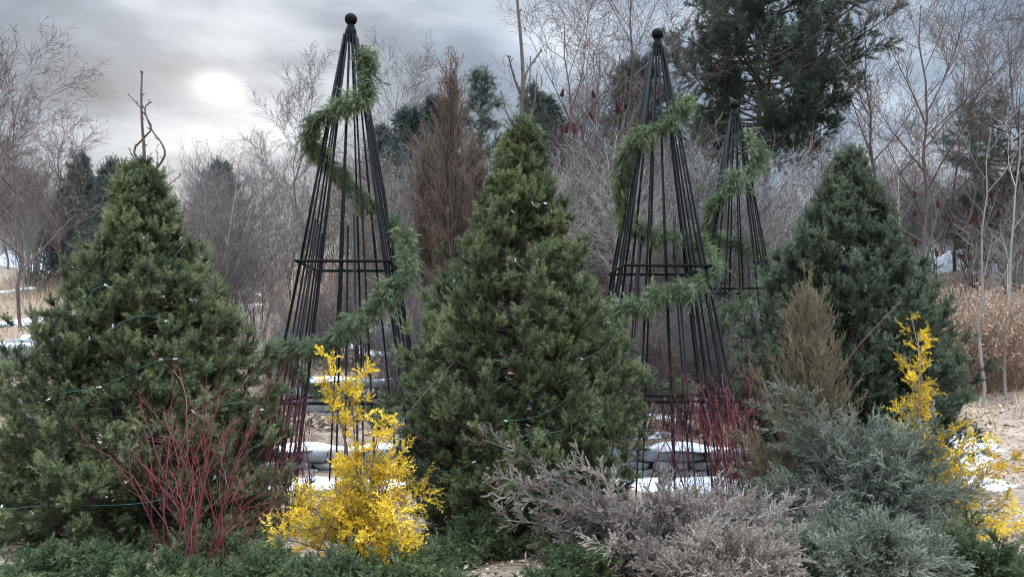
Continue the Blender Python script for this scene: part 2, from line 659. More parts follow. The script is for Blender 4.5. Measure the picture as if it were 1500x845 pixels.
seed(950)
mb = MB()
for i in range(46):
    if i < 34:
        cx, cy = G.uniform(-3.6, 2.6), G.choice([10.95, 11.5, 12.2, 13.2, 13.9, 14.6, 15.6]) + G.normal() * .15
    else:
        cx, cy = G.uniform(-13, -6), G.uniform(14, 24)
    r_ = G.uniform(.14, .42)
    a = np.arange(26) / 26 * 2 * PI
    ed = 1 + .3 * np.sin(2 * a + G.random() * 6) + .22 * np.sin(3 * a + G.random() * 6) + .18 * np.sin(5 * a + G.random() * 6)
    rr = np.linspace(0, 1, 6)[:, None]
    x, y = cx + np.cos(a) * ed * r_ * rr * 1.5, cy + np.sin(a) * ed * r_ * rr * .6
    z = T(x, y) + .05 * (1 - rr ** 3) - .012
    i_ = np.arange(6 * 26).reshape(6, 26)
    mb.add(np.stack([x, y, z], -1).reshape(-1, 3), np.stack([i_[:-1], np.roll(i_[:-1], -1, 1), np.roll(i_[1:], -1, 1), i_[1:]], -1).reshape(-1, 4))
tag(mb.build('snow', SNOW, smooth=True), kind='structure')


# ------------------------------------------------------------------ dry stone terraces and boulders
def stone_geo(mb, c, s, rot=0.0, tint=None, k=3):
    """a rounded, irregular stone: warped superellipsoid"""
    seg, rings = 12, 8
    th = np.linspace(0, PI, rings)[:, None]
    ph = (np.arange(seg) / seg * 2 * PI)[None]
    sp = lambda v: np.sign(v) * np.abs(v) ** .38
    x, y, z = sp(np.sin(th)) * sp(np.cos(ph)), sp(np.sin(th)) * sp(np.sin(ph)), sp(np.cos(th)) * np.ones_like(ph)
    o = G.random(3) * 9
    f = 1 + .15 * np.sin(2.3 * x + o[0]) * np.cos(2.7 * y + o[1]) + .07 * np.sin(4.1 * z + 3.3 * x + o[2])
    x, y, z = x * f * s[0] / 2, y * f * s[1] / 2, z * f * s[2] / 2
    cr_, sr = math.cos(rot), math.sin(rot)
    v = np.stack([x * cr_ - y * sr + c[0], x * sr + y * cr_ + c[1], z + c[2]], -1)
    i = np.arange(rings * seg).reshape(rings, seg)
    q = np.stack([i[:-1], i[1:], np.roll(i[1:], -1, 1), np.roll(i[:-1], -1, 1)], -1).reshape(-1, 4)
    mb.add(v.reshape(-1, 3), q, G.random() if tint is None else tint)


STONES = mat_leaf('wall_stone', [(.15, .145, .15), (.25, .24, .24), (.36, .345, .335)], trans=0, rough=.85)


def stone_wall(x0, x1, y, h, label, sd):
    seed(sd)
    z0 = float(T((x0 + x1) / 2, y - .25)) - .06
    root = thing('stone_wall', (0, 0, 0), label, 'stone wall')
    w = MB()
    z = z0
    while z < z0 + h:
        ch = G.uniform(.10, .17)
        x = x0 + G.uniform(-.1, .1)
        while x < x1:
            L = G.uniform(.35, .95)
            stone_geo(w, (x + L / 2, y + G.uniform(-.03, .03), z + ch / 2), (L * 1.04, .34, ch * 1.08))
            x += L
        z += ch * .97
    w.build('stonework', STONE, root, smooth=True)
    # cap of snow lying along the top
    n = int((x1 - x0) / .1)
    X = np.linspace(x0, x1, n)
    prof = [(-.2, 0), (-.19, .05), (-.08, .085), (.08, .09), (.24, .06), (.4, .02)]
    wd = np.clip(.45 + .5 * np.sin(X * 2.1 + sd) * np.sin(X * .9) + .35 * np.sin(X * 5.3 + sd), .04, 1)
    v = np.stack([np.stack([X, y + p[0] * np.ones(n) * wd, z + (p[1] - .02) * wd + .015 * np.sin(X * 7)], -1) for p in prof], 1)
    i = np.arange(n * len(prof)).reshape(n, len(prof))
    q = np.stack([i[:-1, :-1], i[1:, :-1], i[1:, 1:], i[:-1, 1:]], -1).reshape(-1, 4)
    c = MB()
    c.add(v.reshape(-1, 3), q)
    c.build('snow_cap', SNOW, root, smooth=True)
    return root


stone_wall(-3.4, 2.7, 10.5, .36, 'low grey stone wall capped with snow just behind the two nearer obelisks', 41)
stone_wall(-3.2, 2.5, 12.7, .58, 'upper snow-dusted stone wall higher on the terraced bank', 42)
for i, (px, py, D, s, lab) in enumerate((
        (60, 515, 13.6, (.9, .6, .45), 'grey boulder with snow on top at the left edge below the bare trees'),
        (20, 525, 13.2, (.6, .5, .4), 'small snowy boulder at the far left edge of the bank'),
        (135, 500, 14.2, (.8, .6, .4), 'dark boulder half hidden by the left fir'),
        (445, 470, 14.3, (.75, .6, .35), 'broad snow-capped boulder seen between the left obelisk rods'),
        (560, 470, 14.6, (.6, .5, .35), 'snow-capped boulder right of the left obelisk'),
        (490, 455, 15.2, (.55, .5, .3), 'upper boulder on the bank behind the left obelisk'),
        (950, 520, 13.9, (.6, .5, .25), 'flat snowy boulder behind the second obelisk'),
        (1000, 505, 14.6, (.55, .5, .32), 'rounded boulder on the bank between the two right obelisks'))):
    seed(60 + i)
    x, y = (px - 750) / FPX * D, D
    z = float(T(x, y))
    root = thing('boulder', (x, y, z), lab, 'boulder')
    b = MB()
    stone_geo(b, (0, 0, s[2] * .35), s, G.uniform(-.4, .4))
    b.build('rock', STONE, root, smooth=True)
    c = MB()
    stone_geo(c, (s[0] * G.uniform(-.15, .15), .05, s[2] * .35 + s[2] * .47), (s[0] * G.uniform(.4, .65), s[1] * .7, .09), G.uniform(-.4, .4))
    c.build('snow_cap', SNOW, root, smooth=True)


# ------------------------------------------------------------------ firs of the display
def fir(pos, H, prof, nprim, mat, label, z0=.05, e0=0.0, sec=9, sho=10, nl=.027, nw=.0050, nn=54, lead=None, sd=1, shl=.088):
    seed(sd)
    root = thing('fir_tree', pos, label, 'fir tree', 'fir trees of the display')
    tr = MB()
    k = 12
    P0 = np.zeros((1, k, 3))
    P0[0, :, 2] = np.linspace(0, H, k)
    P0[0, :, :2] = np.cumsum(G.normal(size=(k, 2)) * .008, 0)
    R0 = np.linspace(.055, .006, k)[None]
    tr.tubes(P0, R0, 8)
    # primary branches, more of them where the crown is wide
    zz = np.linspace(z0, H * .985, 400)
    cdf = np.cumsum(prof(zz) + .05 + .22 * sstep(.72 * H, .9 * H, zz))
    cdf /= cdf[-1]
    zt = np.interp((np.arange(nprim) + G.random(nprim) * .8) / nprim, cdf, zz)
    az = np.arange(nprim) * 2.39996 + G.normal(size=nprim) * .3
    L = prof(zt) * (1 + .10 * G.normal(size=nprim)).clip(.75, 1.25) * (1 + .09 * np.sin(az * 2 + zt * 3.1 + sd) + .07 * np.sin(az * 5 - zt * 6.3))
    el = e0 + (R(50) - e0) * (zt / H) ** 1.3
    K = 7
    P = np.empty((nprim, K, 3))
    u = np.linspace(0, 1, K)
    rise = L * np.tan(el) * .8
    zs = np.maximum(zt - rise * .8, .06)
    for j in range(K):
        rad = L * u[j]
        z = zs + (zt - zs) * (u[j] ** 1.4) + L * .10 * u[j] ** 3 - L * .10 * np.sin(PI * u[j])
        P[:, j] = np.stack([np.cos(az) * rad, np.sin(az) * rad, z], -1) + G.normal(size=(nprim, 3)) * .012
    RR = (.004 + .010 * L / L.max())[:, None] * np.linspace(1, .3, K)[None]
    tr.tubes(P, RR, 4)
    Lm = np.repeat(L, sec).reshape(nprim, sec)
    P2, R2, par, t2 = grow(P, RR, sec, .40, 1.0, R(50), lambda t: (.10 + .26 * (1 - t)) * np.maximum(Lm, .16) + .05, k=5, up=.16, wig=.06, rr=.6, flat=.35)
    tr.tubes(P2, R2, 3)
    vig = (.82 + .45 * G.random(nprim))[par][:, None]
    P3, R3, par3, t3 = grow(P2, R2, sho, .45, 1.0, R(40), np.repeat(shl * vig, sho, 1), k=4, up=.26, wig=.05, rr=.7, flat=.05)
    fo = MB()
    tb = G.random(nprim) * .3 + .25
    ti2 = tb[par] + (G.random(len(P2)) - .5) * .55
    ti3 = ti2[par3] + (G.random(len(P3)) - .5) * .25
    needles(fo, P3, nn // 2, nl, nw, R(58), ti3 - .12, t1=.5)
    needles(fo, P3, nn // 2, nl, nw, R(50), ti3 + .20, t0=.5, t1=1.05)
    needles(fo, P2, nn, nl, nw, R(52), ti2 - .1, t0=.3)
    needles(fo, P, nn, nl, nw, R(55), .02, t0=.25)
    # leading shoots at the top
    zt2 = np.array([[[0, 0, H * .93], [0, 0, H * .965], [0, 0, H]]])
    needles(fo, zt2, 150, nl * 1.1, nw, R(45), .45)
    tr.build('trunk', BARK_DK, root)
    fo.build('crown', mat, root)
    if lead:
        b = MB()
        for pts, r in lead:
            c = curve(np.array(pts), 14)
            b.tubes(c[None], np.linspace(r, r * .45, 14)[None], 6)
            # short buds and stubby side twigs
            q = c[None]
            rr = np.full((1, 14), r * .6)
            pb_, rb_, _, _ = grow(q, rr, 9, .05, 1.0, R(50), .035, k=3, up=.1, rr=.8, tip=.6)
            b.tubes(pb_, rb_, 4)
            tip = c[-1]
            b.ball(tip, r * .75, 6, 5)
        b.build('leader', BARK_DK, root)
    return root


def prof_from(zs, rs):
    return lambda z: np.interp(z, zs, rs)


def LP(root_xy, D, pts):
    """photo pixels at distance D, relative to a thing standing at root_xy"""
    return [tuple(pt(px, py, D + (dy if dy else 0)) - np.array([root_xy[0], root_xy[1], 0])) for px, py, dy in pts]


DL = 7.0
xl = (208 - 750) / FPX * DL
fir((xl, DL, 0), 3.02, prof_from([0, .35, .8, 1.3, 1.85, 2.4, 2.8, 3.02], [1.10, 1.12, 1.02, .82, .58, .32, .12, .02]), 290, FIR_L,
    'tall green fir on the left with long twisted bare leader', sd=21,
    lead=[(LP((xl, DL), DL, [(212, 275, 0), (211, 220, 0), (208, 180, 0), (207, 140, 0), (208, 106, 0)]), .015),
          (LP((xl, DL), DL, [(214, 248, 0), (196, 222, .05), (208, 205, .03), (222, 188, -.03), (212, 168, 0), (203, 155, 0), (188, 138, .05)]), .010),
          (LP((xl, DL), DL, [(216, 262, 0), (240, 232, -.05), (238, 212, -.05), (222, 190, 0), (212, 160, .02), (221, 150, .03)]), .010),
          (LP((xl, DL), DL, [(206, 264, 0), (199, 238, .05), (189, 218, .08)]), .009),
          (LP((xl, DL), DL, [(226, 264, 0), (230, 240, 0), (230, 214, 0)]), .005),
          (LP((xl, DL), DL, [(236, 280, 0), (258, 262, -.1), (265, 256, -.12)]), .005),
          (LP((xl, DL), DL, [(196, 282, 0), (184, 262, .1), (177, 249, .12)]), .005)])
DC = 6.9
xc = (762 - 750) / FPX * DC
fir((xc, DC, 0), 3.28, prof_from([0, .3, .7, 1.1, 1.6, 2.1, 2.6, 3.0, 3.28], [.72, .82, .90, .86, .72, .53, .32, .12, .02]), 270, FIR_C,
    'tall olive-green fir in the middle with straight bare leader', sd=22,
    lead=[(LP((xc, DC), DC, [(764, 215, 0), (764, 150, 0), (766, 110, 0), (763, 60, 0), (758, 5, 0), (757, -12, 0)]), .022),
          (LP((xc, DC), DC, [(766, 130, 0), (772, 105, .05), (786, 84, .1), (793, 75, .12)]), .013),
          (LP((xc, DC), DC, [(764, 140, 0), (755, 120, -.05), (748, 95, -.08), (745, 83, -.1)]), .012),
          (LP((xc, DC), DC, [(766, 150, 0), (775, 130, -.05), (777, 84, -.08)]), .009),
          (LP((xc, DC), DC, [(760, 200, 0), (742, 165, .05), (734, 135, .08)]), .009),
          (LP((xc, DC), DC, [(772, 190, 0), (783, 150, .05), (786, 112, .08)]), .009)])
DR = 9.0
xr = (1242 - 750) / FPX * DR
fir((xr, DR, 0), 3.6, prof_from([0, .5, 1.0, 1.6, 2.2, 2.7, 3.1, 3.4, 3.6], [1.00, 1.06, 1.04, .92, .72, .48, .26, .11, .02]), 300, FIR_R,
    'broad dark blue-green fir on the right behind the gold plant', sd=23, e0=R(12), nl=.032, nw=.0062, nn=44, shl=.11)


# ------------------------------------------------------------------ string lights
def string_light(pos, prof, z0, z1, turns, label, sd, off=.0):
    seed(sd)
    root = thing('string_light', pos, label, 'string lights')
    n = 700
    u = np.linspace(0, 1, n)
    z = z0 + (z1 - z0) * u
    a = u * turns * 2 * PI + .6 * np.sin(u * 37)
    r = prof(z) * (.88 + off + .07 * np.sin(u * 61)) + .03 * np.sin(u * 143)
    z = z + .13 * np.sin(u * 83) + .05 * np.sin(u * 201)
    c = np.stack([np.cos(a) * r, np.sin(a) * r, z], -1)
    b = MB()
    b.tubes(c[None], np.full((1, n), .0017), 4)
    b.build('wire', WIRE, root)
    nb = 62
    proto = None
    for i in range(nb):
        j = int((i + .5) / nb * n)
        if proto is None:
            k = MB()
            k.tubes(np.array([[[0, 0, 0], [0, 0, .012], [0, 0, .013], [0, 0, .034], [0, 0, .038]]]), np.array([[.005, .005, .0055, .005, .001]]), 6)
            o = k.build('bulb', BULB, root)
            proto = o
        else:
            o = proto.copy()
            C.objects.link(o)
        o.location = c[j]
        o.rotation_euler = (G.uniform(.5, 1.8), 0, G.uniform(0, 6.3))
        o.scale = (.9, .9, .9)
    return root


pc = prof_from([0, .3, .7, 1.1, 1.6, 2.1, 2.6, 3.0, 3.28], [.72, .82, .90, .86, .72, .53, .32, .12, .02])
string_light((xc, DC, 0), pc, .25, 2.7, 7.3, 'green wire string of clear mini lights wound round the middle fir', 31, .03)
plf = prof_from([0, .35, .8, 1.3, 1.85, 2.4, 2.8, 3.02], [1.20, 1.22, 1.09, .87, .63, .36, .15, .03])
string_light((xl, DL, 0), plf, .2, 2.4, 6.2, 'string of clear mini lights wound round the left fir', 32, .0)


# ------------------------------------------------------------------ iron obelisks
OB_H = 4.92


def ob_w(z):
    return .055 + (4.80 - z) * .158


def make_obelisk(loc, label):
    root = thing('obelisk_trellis', loc, label, 'obelisk', 'iron obelisk trellises')
    zt = 4.80
    for s in range(4):
        c, sn = [(1, 0), (0, 1), (-1, 0), (0, -1)][s]
        for i, u in enumerate((-1, -.5, 0, .5)):
            wb, wt = ob_w(0), ob_w(zt)
            f = lambda w: (c * w - sn * u * w, sn * w + c * u * w)
            r = .0145 if u == -1 else .0100
            b = MB()
            b.tubes(np.array([[[*f(wb), -.1], [*f((wb + wt) / 2), (zt - .1) / 2], [*f(wt), zt]]]) + np.array([[[0, 0, 0], [G.normal() * .007, G.normal() * .007, 0], [0, 0, 0]]]), np.full((1, 3), r), 8, cap=True)
            b.build('rod', IRON, root, smooth=True)
        for u in (-.72, .28):
            zz = 2.85 + .1 * u
            w0, w1 = ob_w(0) - .012, ob_w(zz) - .012
            f = lambda w: (c * w - sn * u * w, sn * w + c * u * w)
            b = MB()
            b.tubes(np.array([[[*f(w0), -.1], [*f(w1), zz]]]), np.full((1, 2), .0110), 8, cap=True)
            b.build('short_rod', IRON, root, smooth=True)
        for zr in (2.40, 1.0):
            w = ob_w(zr) + .022
            e1 = .03 if s % 2 == 0 else -.012
            p0 = (c * w - sn * (w + e1), sn * w + c * (w + e1), zr)
            p1 = (c * w + sn * (w + e1), sn * w - c * (w + e1), zr)
            b = MB()
            b.tubes(np.array([[p0, p1]]), np.full((1, 2), .015), 8, cap=True)
            b.build('crossbar', IRON, root, smooth=True)
    b = MB()
    b.tubes(np.array([[[0, 0, 4.74], [0, 0, 4.76], [0, 0, 4.86], [0, 0, 4.90], [0, 0, 4.93]]]), np.array([[.02, .070, .056, .040, .03]]), 14)
    b.build('collar', IRON, root, smooth=True)
    b = MB()
    b.ball((0, 0, 4.975), (.066, .066, .062))
    b.build('finial', IRON, root, smooth=True)
    return root


D1, D2, D3 = 8.9, 9.3, 11.6
x1, x2, x3 = (514 - 750) / FPX * D1, (963 - 750) / FPX * D2, (1076 - 750) / FPX * D3
ob1 = make_obelisk((x1, D1, 0), 'tall black iron obelisk between the left and middle firs')
dup(ob1, (x2, D2, 0), R(3), 1.0, 'black iron obelisk right of the middle fir, taller of the right pair')
dup(ob1, (x3, D3, 0), R(-4), .985, 'farther smaller-looking iron obelisk next to the right fir')


# ------------------------------------------------------------------ evergreen garlands
def garland(pts, D, label, sd, rad=.070):
    seed(sd)
    p = np.array([pt(px, py, D + dy) for px, py, dy in pts])
    o = p[0].copy()
    root = thing('evergreen_garland', tuple(o), label, 'garland', 'evergreen garlands on the obelisks')
    c = curve(p - o, len(pts) * 14)
    k = len(c)
    w = MB()
    w.tubes(c[None], np.full((1, k), .010), 6)
    seg = np.stack([c[i:i + 3] for i in range(0, k - 3, 2)])
    rr = np.full((len(seg), 3), .006)
    P1, R1, par, _ = grow(seg, rr, 6, 0, 1, R(52), np.repeat((rad * 1.6 * (.95 + .45 * np.sin(np.arange(len(seg)) * .55 + sd) + .35 * G.normal(size=len(seg))).clip(.35, 1.9))[:, None], 6, 1), k=5, up=-.24, wig=.10, rr=.8, jit=.45)
    P2, R2, par2, _ = grow(P1, R1, 5, .2, 1, R(35), .085, k=3, up=-.12, wig=.08, rr=.6)
    w.tubes(P1, R1, 3)
    w.build('rope', BARK_DK, root)
    f = MB()
    tb = G.random(len(seg)) * .4 + .25
    t1 = tb[par] + (G.random(len(P1)) - .5) * .3
    t2 = t1[par2] + (G.random(len(P2)) - .5) * .3
    needles(f, P1, 26, .045, .0045, R(26), t1)
    needles(f, P2, 20, .040, .0042, R(26), t2)
    f.build('greenery', CEDAR, root)
    return root


garland([(530, 66, .0), (538, 90, -.05), (541, 118, -.16), (534, 140, -.24), (505, 152, -.26), (478, 172, -.27), (455, 192, -.22), (462, 218, -.05), (482, 240, .15), (505, 262, .32),
         (530, 290, .36), (565, 318, .30), (592, 345, .05), (598, 378, -.18), (594, 408, -.38), (565, 432, -.55), (530, 468, -.66), (492, 494, -.70), (455, 506, -.64),
         (418, 510, -.45), (400, 518, -.15), (428, 540, .2), (470, 575, .62), (530, 590, .72), (590, 600, .6)], D1,
        'green evergreen garland spiralling round the left obelisk', 51)
garland([(998, 142, .12), (1002, 158, -.05), (985, 176, -.2), (955, 196, -.26), (925, 212, -.22), (912, 245, -.05), (908, 290, .12), (918, 325, .3), (950, 340, .4), (990, 348, .4), (1028, 358, .22),
         (1044, 382, -.1), (1032, 408, -.38), (998, 424, -.58), (960, 436, -.62), (925, 446, -.6), (893, 462, -.3), (900, 505, .3), (960, 560, .75), (1010, 575, .75)], D2,
        'evergreen garland wound round the taller right obelisk', 52)
garland([(1082, 192, .05), (1102, 212, -.1), (1112, 236, -.22), (1088, 258, -.32), (1060, 280, -.34), (1042, 305, -.15), (1036, 338, .15), (1060, 352, .38), (1095, 360, .4), (1120, 385, .2),
         (1122, 415, -.15), (1095, 440, -.5), (1062, 458, -.6), (1040, 475, -.4)], D3,
        'loose pale green garland on the farthest obelisk', 53, .095)


# ------------------------------------------------------------------ garden shrubs
def stems_to(tips, arch, k=7, wob=.02, bases=None):
    """arching stems from around the origin to the given tips; arch>0 rises first, then leans out"""
    tips = np.asarray(tips, float)
    n = len(tips)
    b = np.zeros((n, 3)) if bases is None else np.asarray(bases, float)
    u = np.linspace(0, 1, k)
    P = np.empty((n, k, 3))
    for j in range(k):
        h = u[j] ** (1 + arch)
        v = 1 - (1 - u[j]) ** (1 + arch)
        P[:, j, :2] = b[:, :2] + (tips[:, :2] - b[:, :2]) * h
        P[:, j, 2] = b[:, 2] + (tips[:, 2] - b[:, 2]) * v
    P[:, 1:] += np.cumsum(G.normal(size=(n, k - 1, 3)) * wob, 1) * u[None, 1:, None]
    return P


def leafy_shrub(name, pos, label, cat, tips, arch, leafm, barkm, r0=.008, lat=14, lat0=.2, latL=.2, sho=6, shoL=.07, nn=20, nl=.014, nw=.004, nang=30, ang=45, flat=.0,
                up=.05, group=None, bases=None, shape='tri', tint_up=0.0, wob=.02, own=.35, spires=None):
    root = thing(name, tuple(pos), label, cat, group)
    P = stems_to(tips, arch, wob=wob, bases=bases)
    n = len(P)
    Rr = np.full((n, 1), r0) * np.linspace(1, .3, P.shape[1])[None]
    P2, R2, par, t2 = grow(P, Rr, lat, lat0, 1.0, R(ang), latL, k=5, up=up, wig=.10, rr=.55, flat=flat)
    P3, R3, par3, t3 = grow(P2, R2, sho, .12, 1.0, R(ang * .9), shoL, k=3, up=up, wig=.08, rr=.6, flat=flat)
    if spires is not None:
        Ps = stems_to(spires, .2, wob=wob)
        Rs = np.full((len(Ps), 1), r0 * .8) * np.linspace(1, .3, Ps.shape[1])[None]
        Pa, Ra, pa_, _ = grow(Ps, Rs, max(lat // 3, 3), .70, 1.0, R(ang), latL * .5, k=5, up=up, wig=.10, rr=.55, flat=flat)
        P2, R2, par = np.concatenate([P2, Pa]), np.concatenate([R2, Ra]), np.concatenate([par, pa_])
        P3, R3, par3, t3 = grow(P2, R2, sho, .12, 1.0, R(ang * .9), shoL, k=3, up=up, wig=.08, rr=.6, flat=flat)
    w = MB()
    w.tubes(P, Rr, 5)
    if spires is not None:
        w.tubes(Ps, Rs, 5)
    w.tubes(P2, R2, 3)
    w.build('stems', barkm, root)
    f = MB()
    ts = G.random(n) * .4 + .2
    ti2 = ts[par] + (G.random(len(P2)) - .5) * .3
    ti3 = ti2[par3] + (G.random(len(P3)) - .5) * .3 + tint_up * t3
    needles(f, P3, nn, nl, nw, R(nang), ti3, shape=shape, flat=flat * .7)
    needles(f, P2, nn, nl, nw, R(nang), ti2, t0=.3, shape=shape, flat=flat * .7)
    if own < 1:
        needles(f, P, nn, nl, nw, R(nang), ts, t0=own, shape=shape)
    f.build('foliage', leafm, root)
    return root


def mound_tips(n, rx, ry, h, low=.25, rim=.35):
    a = G.random(n) * 2 * PI
    q = np.sqrt(G.random(n))
    z = h * (low + (1 - low) * (1 - q ** 2)) * (.75 + .5 * G.random(n))
    return np.stack([np.cos(a) * rx * q, np.sin(a) * ry * q, z], -1)


# gold-leaved plants ---------------------------------------------------------
seed(71)
D = 5.7
o = pt(528, 842, D)
o[2] = 0
rel = lambda px, py, dd=0.0: pt(px, py, D + dd) - o
spires = [rel(474, 512, .1), rel(522, 540, 0), rel(508, 580, .1), rel(566, 605, .1), rel(552, 612, -.1), rel(492, 575, 0), rel(484, 545, .1), rel(515, 560, .05)]
tips = [rel(px, py, dd) for px, py, dd in ((405, 790, -.1), (440, 745, .1), (425, 765, -.2), (470, 700, .1), (500, 690, .2), (590, 690, 0), (612, 730, -.1), (618, 760, .1), (600, 800, -.25),
                                            (560, 675, .1), (540, 670, .15), (575, 680, .2), (480, 720, -.2), (520, 700, -.25), (560, 740, -.3), (590, 760, -.3), (470, 760, -.3), (530, 780, -.35),
                                            (605, 700, .2), (580, 820, -.3), (540, 690, .1), (500, 750, -.3), (515, 680, .05), (450, 735, .15))]
leafy_shrub('gold_cypress', o, 'bright golden-yellow shrub in front of the left obelisk', 'shrub', tips, .35, YELLOW, BARK_BR, r0=.009, lat=15, lat0=.30, latL=.13, sho=6, shoL=.07,
            nn=11, nl=.026, nw=.0080, nang=38, ang=48, flat=.2, up=.04, shape='quad', own=.45, spires=spires)
seed(72)
D = 6.9
o = pt(1352, 782, D)
o[2] = 0
tips = [rel(1346, 466, 0), rel(1330, 520, .05), rel(1356, 560, -.05), rel(1335, 590, .05), rel(1362, 620, -.1)]
rel = lambda px, py, dd=0.0: pt(px, py, D + dd) - o
tips = [rel(1346, 464, 0), rel(1344, 500, .03), rel(1330, 522, .05), rel(1352, 575, -.05), rel(1330, 590, .05), rel(1340, 545, -.06), rel(1358, 615, -.08)]
leaf_args = dict(r0=.008, lat=12, lat0=.30, latL=.11, sho=6, shoL=.065, nn=11, nl=.026, nw=.0080, nang=38, ang=48, flat=.2, up=.04, shape='quad')
tips += [rel(px, py, dd) for px, py, dd in ((1400, 640, 0), (1420, 655, -.1), (1450, 655, 0), (1485, 670, .1), (1440, 690, -.2), (1470, 700, 0), (1430, 720, -.3), (1490, 740, 0), (1505, 735, .1),
                                            (1410, 690, -.2), (1460, 765, -.2), (1480, 765, -.1), (1395, 660, .1), (1440, 770, -.3), (1420, 745, -.3), (1500, 770, .1))]
leafy_shrub('gold_cypress', o, 'yellow-leaved plant with tall upright spire at the right edge', 'shrub', tips, .15, YELLOW, BARK_PALE, own=.4, **leaf_args)

# junipers ---------------------------------------------------------------------
seed(73)
D = 5.75
o = np.array([(965 - 750) / FPX * D, D, 0])
tips = mound_tips(60, .95, .55, .42, .30)
tips = np.concatenate([tips, [rel(722, 648, .1), rel(745, 690, -.1), rel(752, 720, -.2), rel(852, 690, 0), rel(800, 700, -.1), rel(1205, 742, 0), rel(1160, 735, .1), rel(740, 760, -.2), rel(1190, 760, -.1),
                              rel(1050, 718, .2), rel(960, 715, .2), rel(900, 725, .1)]])
jun = dict(r0=.007, lat=26, lat0=.12, latL=.15, sho=11, shoL=.055, nn=32, nl=.0125, nw=.0040, nang=36, ang=40, up=.08, own=.15, tint_up=.3)
leafy_shrub('spreading_juniper', o, 'wide grey-brown winter juniper spreading below the middle fir', 'shrub', tips, .2, JUN_BROWN, BARK_PALE, group='low junipers in front', **jun)
seed(74)
D = 5.15
o = np.array([(1075 - 750) / FPX * D, D, 0])
leafy_shrub('spreading_juniper', o, 'small pale tan juniper at the bottom edge before the grey-brown one', 'shrub', mound_tips(34, .42, .3, .26, .35), .2, JUN_TAN, BARK_PALE, group='low junipers in front', **jun)
seed(75)
D = 6.5
o = np.array([(1265 - 750) / FPX * D, D, 0])
tips = mound_tips(85, .90, .6, .80, .25)
tips = np.concatenate([tips, [rel(1125, 585, 0), rel(1150, 575, 0), rel(1140, 620, -.2), rel(1190, 600, 0), rel(1240, 625, 0), rel(1330, 640, 0), rel(1380, 655, 0), rel(1420, 710, 0)]])
leafy_shrub('spreading_juniper', o, 'big grey-green juniper mound before the right fir', 'shrub', tips, .25, JUN_GREY, BARK, group='low junipers in front', **{**jun, 'latL': .20, 'lat': 22, 'up': .02, 'flat': .4})
seed(76)
D = 5.3
o = np.array([(1265 - 750) / FPX * D, D, 0])
leafy_shrub('spreading_juniper', o, 'low pale grey-green juniper along the lower right bottom edge', 'shrub', mound_tips(50, .58, .35, .30, .35), .2, JUN_GREY, BARK_PALE, group='low junipers in front', **jun)
for i, (px, D, rx, h, lab) in enumerate((
        (60, 5.35, .50, .09, 'low dark green evergreen at the bottom left corner'),
        (235, 5.25, .48, .07, 'low dark green evergreen right below the left fir'),
        (400, 5.3, .42, .10, 'low dark green evergreen between the red twigs and the gold shrub'),
        (505, 5.15, .40, .11, 'low dark green evergreen at the foot of the gold shrub'),
        (130, 5.75, .42, .12, 'low dark green evergreen under the front branches of the left fir'),
        (330, 5.8, .42, .12, 'low dark green evergreen behind the stems of the front red dogwood'),
        (600, 5.45, .36, .10, 'low dark green evergreen just right of the gold shrub'),
        (690, 6.0, .50, .18, 'low dark green evergreen beside the mulch under the middle fir'),
        (850, 5.5, .42, .15, 'low dark green evergreen peeping out below the grey-brown juniper'),
        (1440, 5.6, .55, .22, 'low dark green evergreen in the bottom right corner'))):
    seed(80 + i)
    o = np.array([(px - 750) / FPX * D, D, 0])
    leafy_shrub('low_evergreen', o, lab, 'shrub', mound_tips(26, rx, .38, h, .2), .1, JUN_DARK, BARK_DK, group='low dark evergreens in front', r0=.006, lat=14, lat0=.2, latL=.11, sho=8, shoL=.055,
                nn=26, nl=.020, nw=.0048, nang=40, ang=45, up=.0, flat=.5, own=.4, tint_up=.2)
seed(90)
D = 7.2
o = np.array([(1180 - 750) / FPX * D, D, 0])
n = 150
zz = G.random(n) ** .8 * 1.9 + .12
a = G.random(n) * 2 * PI
rr = np.interp(zz, [0, .5, 1.2, 1.7, 2.02], [.52, .58, .42, .22, .04]) * np.sqrt(.3 + .7 * G.random(n))
tips = np.stack([np.cos(a) * rr, np.sin(a) * rr, zz], -1)
tips = np.concatenate([tips, [[.0, 0, 2.04], [.03, .02, 1.95], [-.05, 0, 1.88]]])
leafy_shrub('upright_juniper', o, 'cone-shaped bronze-brown juniper in front of the right fir', 'shrub', tips, .3, JUN_CONE, BARK_BR, r0=.006, lat=12, lat0=.3, latL=.14, sho=8, shoL=.055, nn=20, nl=.010, nw=.004,
            nang=24, ang=28, up=.14, own=.5)


